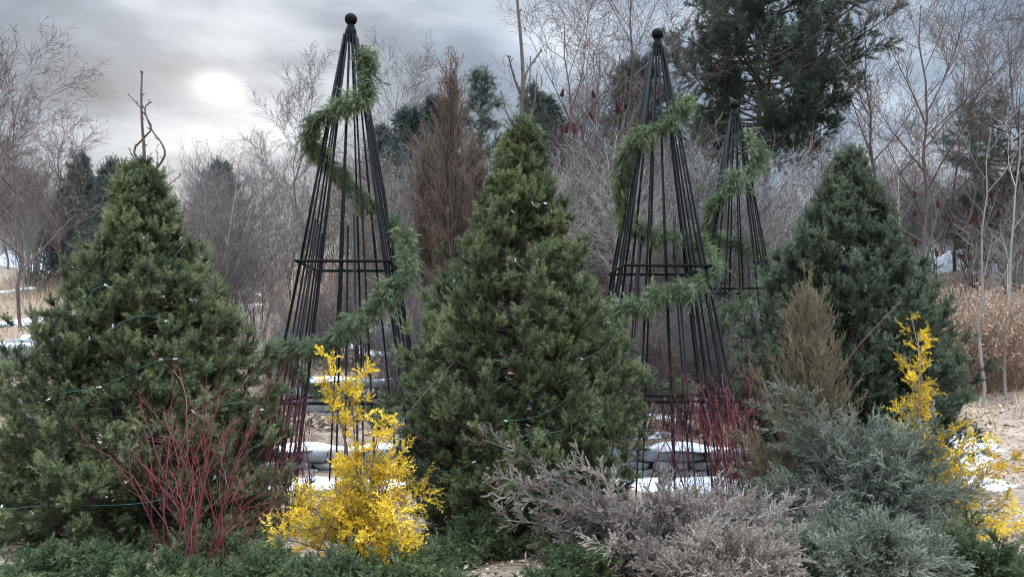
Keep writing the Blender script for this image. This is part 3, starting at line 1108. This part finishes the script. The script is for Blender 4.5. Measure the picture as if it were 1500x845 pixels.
# red-twig dogwoods ---------------------------------------------------------------
def dogwood(px0, D, tipspx, n, label, sd, mat=RED, r0=.0055, lat=4, spread=.12, arch=.35, pyb=None):
    seed(sd)
    o = np.array([(px0 - 750) / FPX * D, D, 0])
    root = thing('red_dogwood', tuple(o), label, 'shrub', 'red-twig dogwoods')
    (xa, xb), (ya, yb), dd = tipspx
    px = xa + (xb - xa) * G.random(n)
    mid, half = (xa + xb) / 2, (xb - xa) / 2
    py = ya + (yb - ya) * (np.abs(px - mid) / half * .6 + .55 * G.random(n))
    tips = np.array([pt(p, q, D + G.uniform(-dd, dd)) for p, q in zip(px, py)]) - o
    bases = np.stack([G.normal(size=n) * spread, G.normal(size=n) * spread * .7, np.full(n, -.03)], -1)
    P = stems_to(tips, arch, 9, .026, bases)
    Rr = r0 * (.5 + .95 * G.random(n) ** 2)[:, None] * np.linspace(1, .38, 9)[None]
    P2, R2, par, _ = grow(P, Rr, lat, .3, .95, R(32), .30, k=6, up=.10, wig=.10, rr=.65, tip=.4)
    P3, R3, par3, _ = grow(P2, R2, 2, .3, .9, R(35), .13, k=4, up=.10, wig=.10, rr=.7, tip=.5)
    b = MB()
    for q, r in ((P, Rr), (P2, R2), (P3, R3)):
        k = q.shape[1]
        t0_ = np.linspace(.25, .65, k) if q is P else np.linspace(.5, .8, k)
        tt = (t0_[None] + (G.random((len(q), 1)) - .5) * .35).clip(0, 1)
        nb = b.n
        b.tubes(q, r, 5)
        b.t[-1] = np.repeat(tt.reshape(-1), 5)
    b.build('stems', mat, root, smooth=True)
    return root


dogwood(292, 5.62, ((115, 450), (530, 740), .3), 32, 'wide red-stemmed dogwood in front of the left fir', 101)
dogwood(418, 7.4, ((370, 465), (500, 640), .3), 40, 'dense dark red dogwood beside the left obelisk', 102, RED_DK)
dogwood(1072, 7.9, ((1030, 1140), (500, 650), .25), 46, 'crowded red dogwood stems behind the grey-brown juniper', 103, RED, r0=.006, lat=2, spread=.14)
dogwood(990, 8.45, ((930, 1045), (470, 640), .2), 16, 'sparse thin dark red dogwood before the second obelisk', 104, RED_DK, r0=.007, lat=3, spread=.22)


def lean_stem(pts, D, r, mat, label, sd):
    seed(sd)
    p = np.array([pt(px, py, D + dd) for px, py, dd in pts])
    o = p[0].copy()
    o[2] = 0 if p[0][2] < .4 else p[0][2]
    root = thing('bare_sapling', tuple(o), label, 'sapling')
    c = curve(p - o, 24)
    b = MB()
    rr = np.linspace(r, r * .35, 24)[None]
    b.tubes(c[None], rr, 6)
    P2, R2, _, _ = grow(c[None], rr, 6, .3, .95, R(35), .16, k=5, up=.06, rr=.6)
    b.tubes(P2, R2, 4)
    b.build('stem', mat, root, smooth=True)
    return root


lean_stem([(455, 830, 0), (500, 740, 0), (560, 660, .1), (610, 590, .2), (665, 530, .3)], 5.45, .005, BARK_BR, 'long thin bare stem leaning across the gold shrub', 111)
lean_stem([(1150, 720, 0), (1175, 650, 0), (1215, 570, 0), (1255, 510, 0), (1320, 440, .1)], 6.9, .006, RED_DK, 'long dark stem leaning up past the bronze cone juniper', 112)


# ------------------------------------------------------------------ the thicket and woods behind
def bare_parts(sd, h, n0, spread, gens, r0, kind='bush', single=False):
    """bare woody plant: list of (P, R) from stems to twigs"""
    seed(sd)
    if single:
        k = 10
        P = np.zeros((1, k, 3))
        P[0, :, 2] = np.linspace(-.2, h, k)
        P[0, :, :2] = np.cumsum(G.normal(size=(k, 2)) * h * .014, 0)
        Rr = r0 * np.linspace(1, .18, k)[None]
    else:
        k = 8
        a = G.random(n0) * 2 * PI
        q = np.sqrt(G.random(n0)) * spread
        tips = np.stack([np.cos(a) * q, np.sin(a) * q, h * (.65 + .35 * G.random(n0))], -1)
        b = np.stack([np.cos(a) * q * .2, np.sin(a) * q * .2, np.full(n0, -.15)], -1)
        P = stems_to(tips, .15, k, h * .022, b)
        Rr = r0 * (.6 + .6 * G.random(n0))[:, None] * np.linspace(1, .25, k)[None]
    out = [(P, Rr)]
    for n, t0, ang, L, up, wig in gens:
        P, Rr, _, _ = grow(P, Rr, n, t0, .98, R(ang), L * h, k=5, up=up, wig=wig, rr=.62, tip=.3, rmin=.0045)
        out.append((P, Rr))
    return out


def bare_plant(name, loc, sd, h, n0, spread, gens, r0, mat, label, cat, group, single=False, leaves=None, rz=0.0):
    root = thing(name, loc, label, cat, group, rz)
    parts = bare_parts(sd, h, n0, spread, gens, r0, single=single)
    if single:
        b = MB()
        b.tubes(*parts[0], 7)
        b.build('trunk', mat, root, smooth=True)
        parts = parts[1:]
    b = MB()
    for i, (P, Rr) in enumerate(parts):
        b.tubes(P, Rr, 4 if i == 0 else 3, (G.random(len(P)) * .7 + .15))
    b.build('branches' if single else 'stems', mat, root)
    if leaves:
        f = MB()
        P = parts[-1][0]
        needles(f, P[G.random(len(P)) < leaves[1]], leaves[2], .05, .03, R(70), .5, shape='quad', tj=.4)
        f.build('dead_leaves', leaves[0], root)
    return root


def ground_at(px, D):
    x = (px - 750) / FPX * D
    return (x, D, float(T(x, D)))


bush_gens = [(7, .25, 32, .30, .05, .10), (5, .2, 38, .15, .05, .12), (3, .2, 40, .08, .04, .12)]
kinds = [('grey', BARK, 201, 3.1, 13, .9, None), ('brown', BARK_BR, 202, 2.7, 16, 1.0, None), ('pale', BARK_PALE, 203, 3.3, 9, .8, None), ('leafy', BARK_BR, 204, 2.4, 14, 1.0, (DRY, .30, 2))]
protos = {}
zones = [
    ('leafless grey-brown bush on the slope at the far left', 'leafless bushes at the far left', (-60, 185), 13, (20, 32), .85),
    ('leafless reddish-grey bush in the thicket between the left fir and the left obelisk', 'leafless bushes left of the left obelisk', (285, 440), 14, (13.5, 26), .85),
    ('leafless bush standing behind the left obelisk', 'leafless bushes behind the left obelisk', (450, 690), 12, (15.5, 26), 1.0),
    ('leafless pale twiggy bush between the middle fir and the second obelisk', 'leafless bushes right of the middle fir', (820, 960), 16, (13.6, 26), 1.05),
    ('leafless brown bush behind the two right obelisks', 'leafless bushes behind the right obelisks', (960, 1190), 26, (13.6, 24), 1.12),
    ('leafless twiggy bush above the dry grass right of the right fir', 'leafless bushes at the right', (1280, 1540), 26, (22.5, 34), 1.0),
]
seed(300)
zrng = np.random.default_rng(300)
for lab, grp, (pa, pb2), n, (da, db), sc in zones:
    for i in range(n):
        kd = kinds[zrng.choice(4, p=[.35, .3, .2, .15])]
        D = da + (db - da) * ((i + zrng.random()) / n)
        px = pa + (pb2 - pa) * zrng.random()
        loc = ground_at(px, D)
        s = sc * zrng.uniform(.75, 1.15)
        if kd[0] not in protos:
            p = bare_plant('bare_bush', loc, kd[2], kd[3], kd[4], kd[5], bush_gens, .014, kd[1], lab, 'bush', grp, leaves=kd[6])
            p.scale = (s, s, s)
            protos[kd[0]] = p
        else:
            dup(protos[kd[0]], loc, zrng.random() * 6.3, s, lab, grp)

seed(310)
for i in range(36):
    kd = kinds[[0, 1, 0, 3, 1][i % 5]]
    D = [11.2, 13.3, 11.8, 14.0, 10.85][i % 5] + zrng.uniform(-.4, .4)
    px = 400 + 690 * ((i * 7) % 36 + zrng.random()) / 36
    sc_ = zrng.uniform(.34, .62)
    dup(protos[kd[0]], ground_at(px, D), zrng.random() * 6.3, sc_, 'short leafless bush on the stone terraces behind the nearer obelisks', 'short leafless bushes on the terraces')

tree_gens = [(16, .28, 40, .30, .07, .09), (9, .2, 38, .13, .05, .10), (6, .2, 38, .065, .03, .12), (3, .25, 40, .035, .02, .12)]
ta = None
for i, (px, py, D, lab, sd) in enumerate((
        (38, 135, 16.5, 'tall bare tree at the left edge, nearest of the left ones', 211),
        (88, 215, 18.5, 'bare tree just left of the left fir top', None),
        (-25, 150, 20, 'bare grey tree cut by the left edge of the photo', None),
        (10, 190, 25, 'thin bare tree behind the left edge trees', None),
        (425, 150, 24, 'bare twiggy tree left of the left obelisk garland', 212),
        (385, 225, 27, 'smaller bare tree on the ridge left of the left obelisk', None),
        (600, 130, 27, 'bare tree behind the left obelisk on the ridge', None),
        (830, 45, 22, 'slim bare tree just right of the middle fir top', 213),
        (905, -10, 22, 'tallest bare tree left of the second obelisk top', None),
        (870, 70, 26, 'bare tree behind the sumac stems right of the middle fir', None),
        (1290, 25, 25, 'bare tree right of the big pine', None),
        (1345, 20, 22, 'bare tree with upright fine branches above the right fir', None),
        (1395, 85, 27, 'bare whippy tree between the big pine and right edge pine', None),
        (1210, 120, 27, 'bare tree in front of the lower right side of the big pine', None),
        (1500, 60, 23, 'bare tree at the right edge of the photo', None))):
    loc = ground_at(px, D)
    hh = CAMZ + (HOR - py) / FPX * D - loc[2]
    if sd:
        h = hh
        ta = bare_plant('bare_tree', loc, sd, h, 1, 0, tree_gens, .008 * h, {211: BARK_BR, 212: BARK, 213: BARK_BR}[sd], lab, 'tree', 'bare trees behind', single=True)
    else:
        dup(ta, loc, i * 1.7, hh / h, lab, 'bare trees behind')

# pale whips in front of the right thicket
sap_gens = [(7, .3, 30, .22, .05, .10), (5, .25, 35, .09, .04, .1)]
sp = None
for i, (px, D, s, lab) in enumerate((
        (1335, 14.0, 1.0, 'pale slender sapling right of the right fir'),
        (1440, 15.0, 1.15, 'pale curved sapling rising from the dry grass'),
        (1475, 16.0, 1.2, 'pale leaning sapling near the right edge of the photo'),
        (905, 13.6, .85, 'pale slender sapling against the left side of the second obelisk'),
        (1160, 15.0, 1.05, 'pale slender sapling between the farthest obelisk and the right fir'),
        (330, 13.8, .80, 'pale slender sapling right beside the left fir'))):
    loc = ground_at(px, D)
    if sp is None:
        sp = bare_plant('pale_sapling', loc, 221, 4.2, 1, 0, sap_gens, .030, BARK_PALE, lab, 'sapling', 'pale saplings', single=True)
    else:
        dup(sp, loc, i * 2.1, s, lab, 'pale saplings')


# sumacs with red fruit heads --------------------------------------------------------
def make_sumac(loc, label, sd, h=4.2):
    seed(sd)
    root = thing('sumac', loc, label, 'shrub', 'sumacs with red heads')
    n0 = 5
    a = G.random(n0) * 2 * PI
    tips = np.stack([np.cos(a) * .7, np.sin(a) * .7, h * (.7 + .3 * G.random(n0))], -1)
    P = stems_to(tips, .2, 8, .06, tips * np.array([.15, .15, 0]) - np.array([0, 0, .15]))
    Rr = np.full((n0, 1), .028) * np.linspace(1, .45, 8)[None]
    P2, R2, _, _ = grow(P, Rr, 4, .45, .97, R(38), h * .22, k=6, up=.12, wig=.08, rr=.75, tip=.55)
    b = MB()
    b.tubes(P, Rr, 6)
    b.tubes(P2, R2, 5)
    b.build('stems', BARK_BR, root, smooth=True)
    hd = MB()
    k = 300
    u = G.random(k)
    aa = G.random(k) * 2 * PI
    rad = .030 * (1 - u) ** .8 * sstep(-.05, .15, u)
    B = np.stack([np.cos(aa) * rad, np.sin(aa) * rad, u * .20], -1)
    Dv = nrm(np.stack([np.cos(aa), np.sin(aa), .6 + .0 * aa], -1) + G.normal(size=(k, 3)) * .3)
    hd.blades(B, Dv, .022, .016, .3 + .5 * G.random(k), 'quad')
    hd.tubes(np.array([[[0, 0, 0], [0, 0, .03], [0, 0, .1], [0, 0, .18]]]), np.array([[.008, .024, .016, .004]]), 7, .4)
    me = hd.mesh('fruit_head', SUMAC)
    for i in range(0, len(P2), 2):
        o = bpy.data.objects.new('fruit_head', me)
        o.location = P2[i, -1] - np.array([0, 0, .04])
        o.rotation_euler = (G.normal() * .35, G.normal() * .35, G.random() * 6)
        o.scale = (1, 1, G.uniform(.6, 1.1))
        C.objects.link(o)
        o.parent = root
    return root


sm = make_sumac(ground_at(1275, 18.0), 'sumac with dark red heads just left of centre over the right fir', 231)
for i, (px, D, s, lab) in enumerate((
        (1325, 18.5, 1.0, 'sumac with red heads on the right shoulder of the right fir'),
        (1390, 19.5, .98, 'sumac with red heads halfway between the right fir and the right edge'),
        (1215, 20.0, 1.0, 'sumac with red heads below the big pine'),
        (1030, 16.5, .85, 'sumac with red heads between the two right obelisks'),
        (845, 20.0, 1.15, 'sumac with dark heads against the sky right of the middle fir'),
        (885, 21.0, 1.3, 'tall sumac with dark heads left of the second obelisk'))):
    dup(sm, ground_at(px, D), i * 1.9 + .8, s, lab, 'sumacs with red heads')
sm['label'] = 'sumac with dark red heads directly above the right fir'


# evergreens behind -------------------------------------------------------------------
def far_conifer(name, loc, sd, H, Rb, mat, label, nprim, sag, nl, nw, nn, z0=.12, group='dark conifers on the ridge', sec=9, open_=1.0, el0=0):
    seed(sd)
    root = thing(name, loc, label, 'conifer', group)
    k = 10
    P0 = np.zeros((1, k, 3))
    P0[0, :, 2] = np.linspace(-.2, H, k)
    tr = MB()
    tr.tubes(P0, (H * .016 * np.linspace(1, .12, k))[None], 6)
    zt = H * (z0 + (1 - z0) * (np.arange(nprim) / nprim) ** 1.0)
    az = np.arange(nprim) * 2.4 + G.normal(size=nprim) * .3
    L = Rb * (1 - (zt / H)) ** .8 * (.6 + .6 * G.random(nprim)) + .12
    K = 6
    P = np.empty((nprim, K, 3))
    for j, u in enumerate(np.linspace(0, 1, K)):
        P[:, j] = np.stack([np.cos(az) * L * u, np.sin(az) * L * u, zt + L * (el0 * u + sag * (-.6 * u + .75 * u ** 3))], -1) + G.normal(size=(nprim, 3)) * .03
    RR = (.018 * L / Rb + .006)[:, None] * np.linspace(1, .3, K)[None]
    Lm = np.repeat(L, sec).reshape(nprim, sec)
    P2, R2, par, _ = grow(P, RR, sec, .2, 1.0, R(50), lambda t: (.12 + .35 * (1 - t)) * np.maximum(Lm, .4), k=4, up=.03, wig=.08, rr=.6, flat=.5)
    P3, R3, par3, _ = grow(P2, R2, 5, .15, 1.0, R(45), .20, k=3, up=.06, wig=.08, rr=.7)
    tr.tubes(P, RR, 4)
    tr.tubes(P2, R2, 3)
    tr.build('trunk', BARK_DK, root)
    f = MB()
    ti = (G.random(nprim) * .5 + .2)[par]
    keep = G.random(len(P3)) < open_
    needles(f, P3[keep], nn, nl, nw, R(48), (ti[par3] + (G.random(len(P3)) - .5) * .3)[keep])
    needles(f, P2, nn, nl, nw, R(50), ti)
    f.build('crown', mat, root)
    return root


def top_at(px, py, D):
    x, y, z = ground_at(px, D)
    return (x, y, z), CAMZ + (HOR - py) / FPX * D - z


loc, H = top_at(322, 242, 26)
s1 = far_conifer('spruce', loc, 241, H, 1.75, SPRUCE, 'dark spruce on the ridge right of the left fir top', 80, .35, .05, .012, 22)
for i, (px, py, D, lab) in enumerate(((118, 232, 22, 'dark spruce left of the left fir with a thin top'), (162, 240, 21, 'dark spruce close behind the left edge of the left fir'),
                                      (92, 285, 23, 'shorter dark spruce behind the left bare trees'))):
    l2, h2 = top_at(px, py, D)
    dup(s1, l2, i * 1.3 + 1, (h2 / H * .62, h2 / H * .62, h2 / H), lab)
loc, H = top_at(600, 165, 25)
c1 = far_conifer('cedar', loc, 242, H, 1.5, SPRUCE, 'dark ragged cedar on the ridge right of the left obelisk', 90, -.5, .055, .013, 24, el0=.55)
for i, (px, py, D, lab) in enumerate(((560, 190, 27, 'dark ragged cedar directly behind the left obelisk'), (640, 150, 27, 'dark cedar behind the rust-brown column'),
                                      (800, 150, 25, 'dark cedar behind the top right of the middle fir'), (850, 215, 27, 'low dark cedar right of the middle fir'),
                                      (935, 95, 24, 'tall dark cedar behind the second obelisk top'))):
    l2, h2 = top_at(px, py, D)
    dup(c1, l2, i * 1.3 + 1, h2 / H, lab)
loc, H = top_at(705, 105, 20)
p1 = far_conifer('young_pine', loc, 243, H, 1.35, PINE, 'bluish young pine with candle tips left of the middle fir', 60, -.5, .085, .009, 22, el0=.6, open_=.45)
l2, h2 = top_at(780, 128, 21)
dup(p1, l2, 2.0, h2 / H, 'bluish young pine directly behind the middle fir leader')


def big_pine(loc, sd, H, Rb, z0, label, nprim=52, dens=1.0, scale=1.0, nw=.018, n2=12):
    seed(sd)
    root = thing('pine_tree', loc, label, 'pine tree')
    k = 10
    P0 = np.zeros((1, k, 3))
    P0[0, :, 2] = np.linspace(-.3, H * .97, k)
    P0[0, :, :2] = np.cumsum(G.normal(size=(k, 2)) * .06, 0)
    R0 = (.17 * np.linspace(1, .12, k))[None]
    t = MB()
    t.tubes(P0, R0, 8)
    t.build('trunk', BARK_DK, root, smooth=True)
    zt = z0 + (H - z0) * (np.arange(nprim) + G.random(nprim)) / nprim
    az = np.arange(nprim) * 2.4 + G.normal(size=nprim) * .4
    v = (zt - z0) / (H - z0)
    L = Rb * np.interp(v, [0, .2, .5, .8, 1], [.7, 1.0, 1.0, .85, .35]) * (.65 + .5 * G.random(nprim))
    K = 7
    P = np.empty((nprim, K, 3))
    for j, u in enumerate(np.linspace(0, 1, K)):
        P[:, j] = np.stack([np.cos(az) * L * u, np.sin(az) * L * u, zt + L * (.12 * u + .28 * u ** 2.2)], -1) + G.normal(size=(nprim, 3)) * .05 * u
    RR = (.035 * L / Rb + .01)[:, None] * np.linspace(1, .3, K)[None]
    P2, R2, par, _ = grow(P, RR, n2, .3, 1.0, R(42), lambda t: .75 * (1.15 - .7 * t), k=5, up=.10, wig=.10, rr=.6, flat=.3)
    P3, R3, par3, _ = grow(P2, R2, 6, .25, 1.0, R(45), .30, k=4, up=.14, wig=.10, rr=.6)
    b = MB()
    for q, r in ((P, RR), (P2, R2), (P3, R3)):
        b.tubes(q, r, 4 if q is P else 3)
    b.build('branches', BARK_DK, root)
    f = MB()
    ti = (G.random(nprim) * .5 + .2)[par]
    ti3 = ti[par3] + (G.random(len(P3)) - .5) * .35
    needles(f, P3, int(46 * dens), .13, nw, R(40), ti3, t0=.25)
    needles(f, P2, int(40 * dens), .13, nw, R(45), ti, t0=.5)
    f.build('crown', PINE, root)
    return root


loc = ground_at(1120, 24.5)
big_pine(loc, 251, 9.6, 2.9, 4.0, 'big dark pine towering behind the right obelisks', 88, nw=.014, n2=11)
loc = ground_at(1480, 25)
big_pine(loc, 252, 5.6, 1.9, .8, 'grey-green pine at the right edge on the ridge', 40, .7, nw=.011, n2=8)
# tall rust-brown column --------------------------------------------------------------
for i, (px, py, D, w_, lab) in enumerate(((660, 62, 12.5, .45, 'tall narrow rust-brown arborvitae left of the middle fir'), (628, 185, 13.2, .40, 'shorter rust-brown arborvitae close to the left obelisk'),
                                          (695, 190, 13.4, .36, 'rust-brown arborvitae half hidden by the middle fir'))):
    seed(260 + i)
    (x, y, z), H = top_at(px, py, D)
    n = 150
    zz = H * (.04 + .90 * G.random(n))
    a = G.random(n) * 2 * PI
    rr = w_ * np.interp(zz / H, [0, .3, .7, .9, 1], [.9, 1.0, .75, .35, .02]) * np.sqrt(.25 + .75 * G.random(n))
    tips = np.stack([np.cos(a) * rr, np.sin(a) * rr, zz], -1)
    tips = np.concatenate([tips, [[0, 0, H], [.04, 0, H * .95], [-.05, .02, H * .92]]])
    leafy_shrub('arborvitae', (x, y, z - .03), lab, 'conifer', tips, .5, RUST, BARK_BR, r0=.012, lat=9, lat0=.45, latL=.22, sho=6, shoL=.10, nn=12, nl=.022, nw=.008, nang=30, ang=30, up=.12, own=.7,
                group='rust-brown arborvitae')

# dry grass mass on the right bank ----------------------------------------------------
seed(270)
n = 30000
x = G.uniform(7.2, 16, n)
y = G.uniform(16.2, 20.2, n)
ok = (y > 16.4 + .5 * np.sin(x * 1.3)) & (x > 7.6 + .5 * np.sin(y * 2))
x, y = x[ok], y[ok]
n = len(x)
hgt = (1.42 + .40 * lump(x, y, 1.4) + .25 * lump(x, y, 3.1)) * G.uniform(.45, 1.15, n) * sstep(7.0, 8.6, x)
b = np.stack([x, y, T(x, y) - .03], -1)
lean = G.normal(size=(n, 2)) * .42
tp = b + np.stack([lean[:, 0] * hgt, lean[:, 1] * hgt, hgt], -1)
P = np.stack([b, b + (tp - b) * .5 + np.array([0, 0, .12]), tp], 1)
mbg = MB()
mbg.tubes(P, np.full((n, 1), .007) * np.array([1, .8, .4])[None], 3, G.random(n))
needles(mbg, P, 9, .09, .026, R(55), G.random(n) * .7 + .15, t0=.3, shape='quad', jit=.5)
GRASS = mat_leaf('tan_grass', [(.16, .098, .064), (.34, .225, .15), (.52, .385, .27)], trans=.3)
tag(mbg.build('dry_grass', GRASS), kind='stuff')

# low tan grass and litter on the left bank and through the thicket -------------------
seed(271)
n = 26000
x = np.concatenate([G.uniform(-14, 14, n // 2), G.uniform(-14, -4, n // 2)])
y = G.uniform(13.2, 28, n)
b = np.stack([x, y, T(x, y) - .02], -1)
hh = G.uniform(.10, .38, n)
tp = b + np.stack([G.normal(size=n) * .12, G.normal(size=n) * .12, hh], -1)
mbg = MB()
mbg.blades(b, nrm(tp - b), hh, .022, G.random(n), 'tri')
tag(mbg.build('dead_grass', DRY), kind='stuff')

seed(273)
n = 16000
x = np.concatenate([G.uniform(3.5, 16, n // 2), G.uniform(-4, 3, n // 2)])
y = np.concatenate([G.uniform(9.3, 17.5, n // 2), G.uniform(10.7, 15.5, n // 2)])
b = np.stack([x, y, T(x, y) + G.uniform(0, .05, n)], -1)
dv = G.normal(size=(n, 3)) * np.array([1, 1, .5])
mbg = MB()
mbg.blades(b, nrm(dv), G.uniform(.05, .16, n), G.uniform(.02, .06, n), G.random(n), 'quad', np.tile([0, 0, 1.0], (n, 1)))
LEAFY = mat_leaf('brown_leaf', [(.09, .055, .035), (.20, .135, .085), (.36, .26, .17)], trans=.1)
tag(mbg.build('leaf_litter', LEAFY), kind='stuff')

n = 700
x = np.concatenate([G.uniform(-3.2, 3.0, n // 2), G.uniform(4.2, 7.2, n // 2)])
y = np.concatenate([G.uniform(9.1, 10.3, n // 2), G.uniform(9.4, 13, n // 2)])
b = np.stack([x, y, T(x, y) + G.uniform(.03, .055, n)], -1)
mbg = MB()
mbg.blades(b, nrm(G.normal(size=(n, 3)) * np.array([1, 1, .25])), G.uniform(.03, .09, n), G.uniform(.012, .04, n), G.random(n), 'quad', np.tile([0, 0, 1.0], (n, 1)))
tag(mbg.build('fallen_leaves', LEAFY), kind='stuff')

# mulch in the bed --------------------------------------------------------------------
seed(272)
n = 9000
x = G.uniform(-4.6, 4.8, n)
y = G.uniform(4.6, 8.6, n)
b = np.stack([x, y, T(x, y) + G.uniform(0, .025, n)], -1)
dv = G.normal(size=(n, 3)) * np.array([1, 1, .35])
mbg = MB()
mbg.blades(b, nrm(dv), G.uniform(.03, .09, n), G.uniform(.012, .03, n), G.random(n), 'quad', np.tile([0, 0, 1.0], (n, 1)))
tag(mbg.build('mulch', CHIP), kind='stuff')
